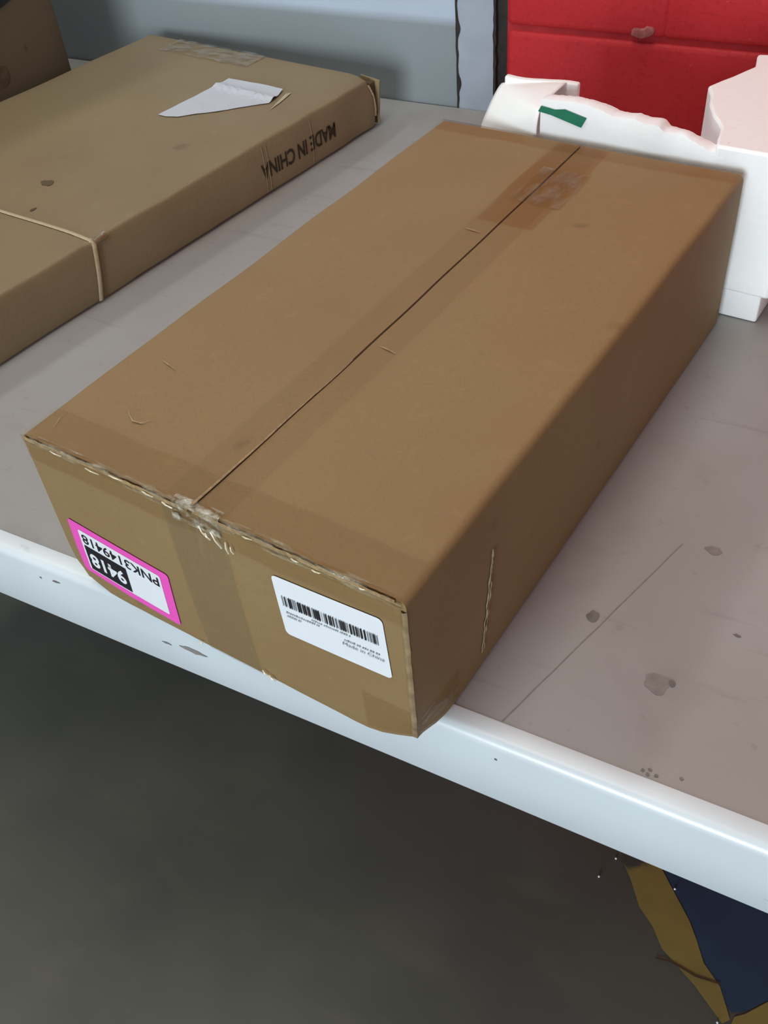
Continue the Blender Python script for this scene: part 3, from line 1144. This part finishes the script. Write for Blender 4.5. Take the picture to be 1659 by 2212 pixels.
# denser paper so the fold reads
bm = bmesh.new()
bm.from_mesh(po.data)
bmesh.ops.triangulate(bm, faces=bm.faces[:])
for _ in range(2):
    bmesh.ops.subdivide_edges(bm, edges=bm.edges[:], cuts=1, use_grid_fill=True)
for v in bm.verts:
    v.co = pfn(v.co.x, v.co.y)
bm.to_mesh(po.data)
bm.free()
V = [ftop(-0.064, -0.090, 0.0012), ftop(-0.068, -0.096, 0.0016), ftop(-0.0615, -0.120, 0.0016), ftop(-0.054, -0.146, 0.0010),
     ftop(-0.0575, -0.118, 0.0012), ftop(-0.062, -0.098, 0.0012)]
mesh_obj('paper_scrap', V, [(0, 1, 2, 3, 4, 5)], CREAM, flat, False)
# lifted clear tape at the far lid edge
V, F = grid_patch(lambda u, v: ftop(u, v + 0.004 * sn(u, v, 2, 30), 0.0012 + 0.0030 * abs(sn(u, v, 3, 60)) * (0.3 + 0.7 * (u + 0.36) / 0.18)),
                  lin(-0.352, -0.182, 46), lin(-0.046, -0.002, 12))
mesh_obj('lid_tape', V, F, MILKY, flat, label='lifted milky tape at the far lid edge')
# little scuffs on the lid
for (u, v, rx, ry, mt) in ((-0.158, -0.418, 0.010, 0.006, 'a'), (-0.119, -0.471, 0.0025, 0.0040, 'b')):
    outl = [(u + rx * (1 + 0.4 * sn(math.cos(a), math.sin(a), u, 1.7)) * math.cos(a), v + ry * (1 + 0.4 * sn(math.cos(a), math.sin(a), u, 1.7)) * math.sin(a))
            for a in [2 * math.pi * i / 14 for i in range(14)]]
    V = [ftop(a, c_, 0.0006) for a, c_ in outl]
    mesh_obj('scuff', V, [tuple(range(14))], KRAFT3 if mt == 'a' else INSIDE, flat, False)
# stamped words, upside down on the long side: u = along the side, v = height
mesh_obj('stamped_words', *text_patch('MADE IN CHINA', lambda a, c_: fside(a, c_, 0.0007), -0.161, 0.0312, 0.143, 0.0195, math.pi, 0.020),
         BROWNINK, flat, label='dark stamped words MADE IN CHINA upside down')
# faint vertical creases in the side
for yv in (-0.226, -0.219, -0.136):
    V = []
    for t in lin(0, 1, 8):
        z = 0.004 + (FH - 0.010) * t
        V += [fside(yv - 0.0006, z, 0.0006), fside(yv + 0.0004 + 0.0006 * abs(sn(t, yv, 1, 9)), z, 0.0009)]
    mesh_obj('crease', V, [(2 * i, 2 * i + 1, 2 * i + 3, 2 * i + 2) for i in range(8)], STRAPC, flat, False)

# ------------------------------------------------------------------ tall carton behind it, cut by the frame
CC = Vector((-1.218, 0.756, 0))
tall = empty('tall_carton', (CC.x, CC.y, ZT + 0.0004), FA, 'tall dark brown carton standing behind the flat carton', 'cardboard box')
CW, CL, CH = 0.33, 0.36, 0.34


def cdef(p):
    return Vector((0.0012 * sn(p.y, p.z, 1, 14), 0, 0)) * (1 if p.x > -0.05 else 0)


V, F = soft_box((-CW, -CL, 0), (0, 0, CH), 0.004, (10, 14, 14), cdef)
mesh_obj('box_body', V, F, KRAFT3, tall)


def cside(v, z, off=0.0006):
    p = Vector((0, v, z))
    return p + cdef(p) + Vector((off, 0, 0))


hole = rounded_rect(-0.127, 0.082, 0.046, 0.027, 0.0125)
mesh_obj('hand_hole', *poly_patch(hole, lambda a, c_: cside(a, c_)), INSIDE, tall, label='dark oval hand hole')
mesh_obj('puncture', [cside(-0.0665, 0.108), cside(-0.0640, 0.104), cside(-0.0640, 0.099), cside(-0.0665, 0.102)], [(0, 1, 2, 3)], INSIDE, tall, False)
mesh_obj('black_band', *poly_patch([(-0.300, 0.1045), (-0.085, 0.1605), (-0.062, 0.1665), (-0.071, 0.2015), (-0.094, 0.1955), (-0.309, 0.1395)], lambda a, c_: cside(a, c_, 0.0012)),
         BLACK, tall, False, label='black strip stuck across the side')

# ------------------------------------------------------------------ white foam packing behind the long carton
FO = Vector((-0.19, 0.531, 0))
foam = empty('foam_packing', (FO.x, FO.y, ZT + 0.0004), ba, 'broken white foam packing tray behind the long carton', 'foam packing')
# foot slab under the body
V, F = soft_box((-0.222, -0.0035, 0), (0.004, 0.17, 0.030), 0.0025, (6, 5, 2))
mesh_obj('foot_slab', V, F, FOAM, foam)


def ragged(pts, seg=3, amp=0.0012, seed=0):
    out = []
    for i in range(len(pts)):
        a, c_ = pts[i], pts[(i + 1) % len(pts)]
        for k in range(seg):
            t = k / seg
            x, y = a[0] + (c_[0] - a[0]) * t, a[1] + (c_[1] - a[1]) * t
            out.append((x + amp * sn(x, y, seed, 130), y + amp * sn(x, y, seed + 5, 130)))
    return out


def prism(outline, fn0, fn1, layers=4, wav=None):
    """closed outline carried from fn0 to fn1 in a few layers"""
    n = len(outline)
    V, F = [], []
    for L_ in range(layers + 1):
        t = L_ / layers
        for (a, c_) in outline:
            p, q = Vector(fn0(a, c_)), Vector(fn1(a, c_))
            r_ = p.lerp(q, t)
            if wav and 0 < L_ < layers:
                r_ += wav(r_)
            V.append(r_)
    for L_ in range(layers):
        for i in range(n):
            j = (i + 1) % n
            F.append((L_ * n + i, L_ * n + j, (L_ + 1) * n + j, (L_ + 1) * n + i))
    F += [tuple(range(n)), tuple(layers * n + i for i in range(n))]
    return V, F


# near wall with a broken top edge, in (x, z)
wt = [(-0.232, 0.176), (-0.212, 0.178), (-0.194, 0.179), (-0.180, 0.178), (-0.166, 0.175), (-0.157, 0.172), (-0.146, 0.172), (-0.136, 0.173),
      (-0.127, 0.171), (-0.116, 0.172), (-0.112, 0.171), (-0.108, 0.1665), (-0.100, 0.1655), (-0.090, 0.165), (-0.079, 0.161), (-0.070, 0.158),
      (-0.062, 0.155), (-0.058, 0.160), (-0.052, 0.162)]
low = [(-0.052, 0.0285), (-0.232, 0.0285)]
outl = wt + low


def bulge(x, z):
    # soft dents in the foam face
    return 0.0035 * math.exp(-((x + 0.118) / 0.014) ** 2) * max(0, (z - 0.13) / 0.04) - 0.003 * math.exp(-((x + 0.094) / 0.010) ** 2) * max(0, (z - 0.13) / 0.04)


us = lin(0, 1, 90)


def top_at(x):
    for i in range(len(wt) - 1):
        if wt[i][0] <= x <= wt[i + 1][0]:
            t = (x - wt[i][0]) / (wt[i + 1][0] - wt[i][0])
            return wt[i][1] + t * (wt[i + 1][1] - wt[i][1])
    return wt[-1][1]


V, F = [], []
nz = 18
ring = None
rows = []
for i in range(91):
    x = -0.227 + 0.175 * i / 90
    zt = top_at(x) + 0.0006 * sn(x, 1, 1, 260)
    row = []
    for k in range(nz + 1):
        z = 0.0285 + (zt - 0.0285) * k / nz
        row.append(Vector((x, -0.006 - bulge(x, z) + (0.0015 if k == nz else 0), z)))
    thick = 0.022 + 0.004 * sn(x, 3, 1, 40)
    row.append(Vector((x, -0.006 + thick * 0.35, zt + 0.0012)))
    row.append(Vector((x, -0.006 + thick * 0.8, zt - 0.001)))
    for k in range(7):
        z = zt - 0.004 - (zt - 0.0325) * k / 6
        row.append(Vector((x, -0.006 + thick, z)))
    rows.append(row)
n = len(rows[0])
V = [p for r in rows for p in r]
F = []
for i in range(90):
    for k in range(n):
        j = (k + 1) % n
        F.append((i * n + k, i * n + j, (i + 1) * n + j, (i + 1) * n + k))
F += [tuple(range(n)), tuple(90 * n + k for k in range(n))]
wo = mesh_obj('broken_wall', V, F, FOAM, foam)
sharp(wo, 50)
# tall block at the right with a ragged left side, in plan
plan = [(-0.060, -0.0062), (-0.063, 0.004), (-0.066, 0.019), (-0.069, 0.032), (-0.076, 0.044), (-0.083, 0.053), (-0.088, 0.062), (-0.096, 0.080),
        (-0.102, 0.099), (-0.107, 0.109), (-0.111, 0.118), (-0.098, 0.150), (-0.086, 0.181), (-0.090, 0.197), (-0.094, 0.213), (-0.060, 0.224),
        (0.030, 0.235), (0.060, 0.200), (0.040, 0.080), (0.010, -0.0062)]
plan = ragged(plan, 2, 0.0010, 3)
V, F = prism(plan, lambda a, c_: (a, c_, 0.0285), lambda a, c_: (a, c_, 0.1625), 6)
bo = mesh_obj('foam_block', V, F, FOAM, foam)
sharp(bo, 40)
bv = bo.modifiers.new('soft_edges', 'BEVEL')
bv.width = 0.0025
bv.segments = 2
bv.limit_method = 'ANGLE'
bv.angle_limit = math.radians(50)
# green tape on the near wall
gout = [(-0.229, 0.1665), (-0.226, 0.1720), (-0.212, 0.1705), (-0.202, 0.1722), (-0.180, 0.1675), (-0.185, 0.1580), (-0.216, 0.1650)]
mesh_obj('green_tape', *poly_patch(gout, lambda a, c_: Vector((a, -0.0072 - bulge(a, c_), c_))), GREEN, foam, False, label='strip of green tape')

# folded white sheet hooked over the left end of the foam
sheet = empty('folded_sheet', (-0.455, 0.585, ZT + 0.0004), 0, 'folded white sheet hooked over the left end of the foam tray', 'sheet')
so = Vector((-0.455, 0.585, 0))
Lp = [(-0.478, 0.6125, 0.135), (-0.477, 0.6125, 0.150), (-0.476, 0.611, 0.160), (-0.480, 0.602, 0.1635), (-0.484, 0.580, 0.148), (-0.488, 0.567, 0.125),
      (-0.492, 0.562, 0.070), (-0.493, 0.562, 0.002)]
Rp = [(-0.414, 0.6125, 0.140), (-0.413, 0.6125, 0.160), (-0.412, 0.600, 0.1725), (-0.417, 0.556, 0.1685), (-0.4175, 0.544, 0.163), (-0.4185, 0.541, 0.140),
      (-0.4195, 0.541, 0.080), (-0.4195, 0.541, 0.002)]


def cat(P, t):
    n_ = len(P) - 1
    f = min(t * n_, n_ - 1e-6)
    i = int(f)
    f -= i
    g = lambda k: Vector(P[min(max(k, 0), n_)])
    p0, p1, p2, p3 = g(i - 1), g(i), g(i + 1), g(i + 2)
    return 0.5 * ((2 * p1) + (p2 - p0) * f + (2 * p0 - 5 * p1 + 4 * p2 - p3) * f * f + (3 * p1 - p0 - 3 * p2 + p3) * f ** 3)


V, F = grid_patch(lambda a, t: cat(Lp, t).lerp(cat(Rp, t), a) - so + Vector((0, 0, 0.002 * math.sin(math.pi * a) * math.sin(math.pi * t))),
                  lin(0, 1, 16), lin(0, 1, 60))
sh = mesh_obj('sheet_fold', V, F, PAPERW, sheet)
sm = sh.modifiers.new('thickness', 'SOLIDIFY')
sm.thickness = 0.0012
sm.offset = 0
V, F = soft_box((-0.476, 0.603, 0.0), (-0.4005, 0.611, 0.1715), 0.002, (8, 1, 8),
                lambda p: Vector((0.0, 0.003 * sn(p.x, p.z, 1, 12), 0.003 * sn(p.x, 0, 4, 30) * (p.z / 0.17))))
for v in V:
    v -= so
mesh_obj('back_panel', V, F, PAPERW, sheet)
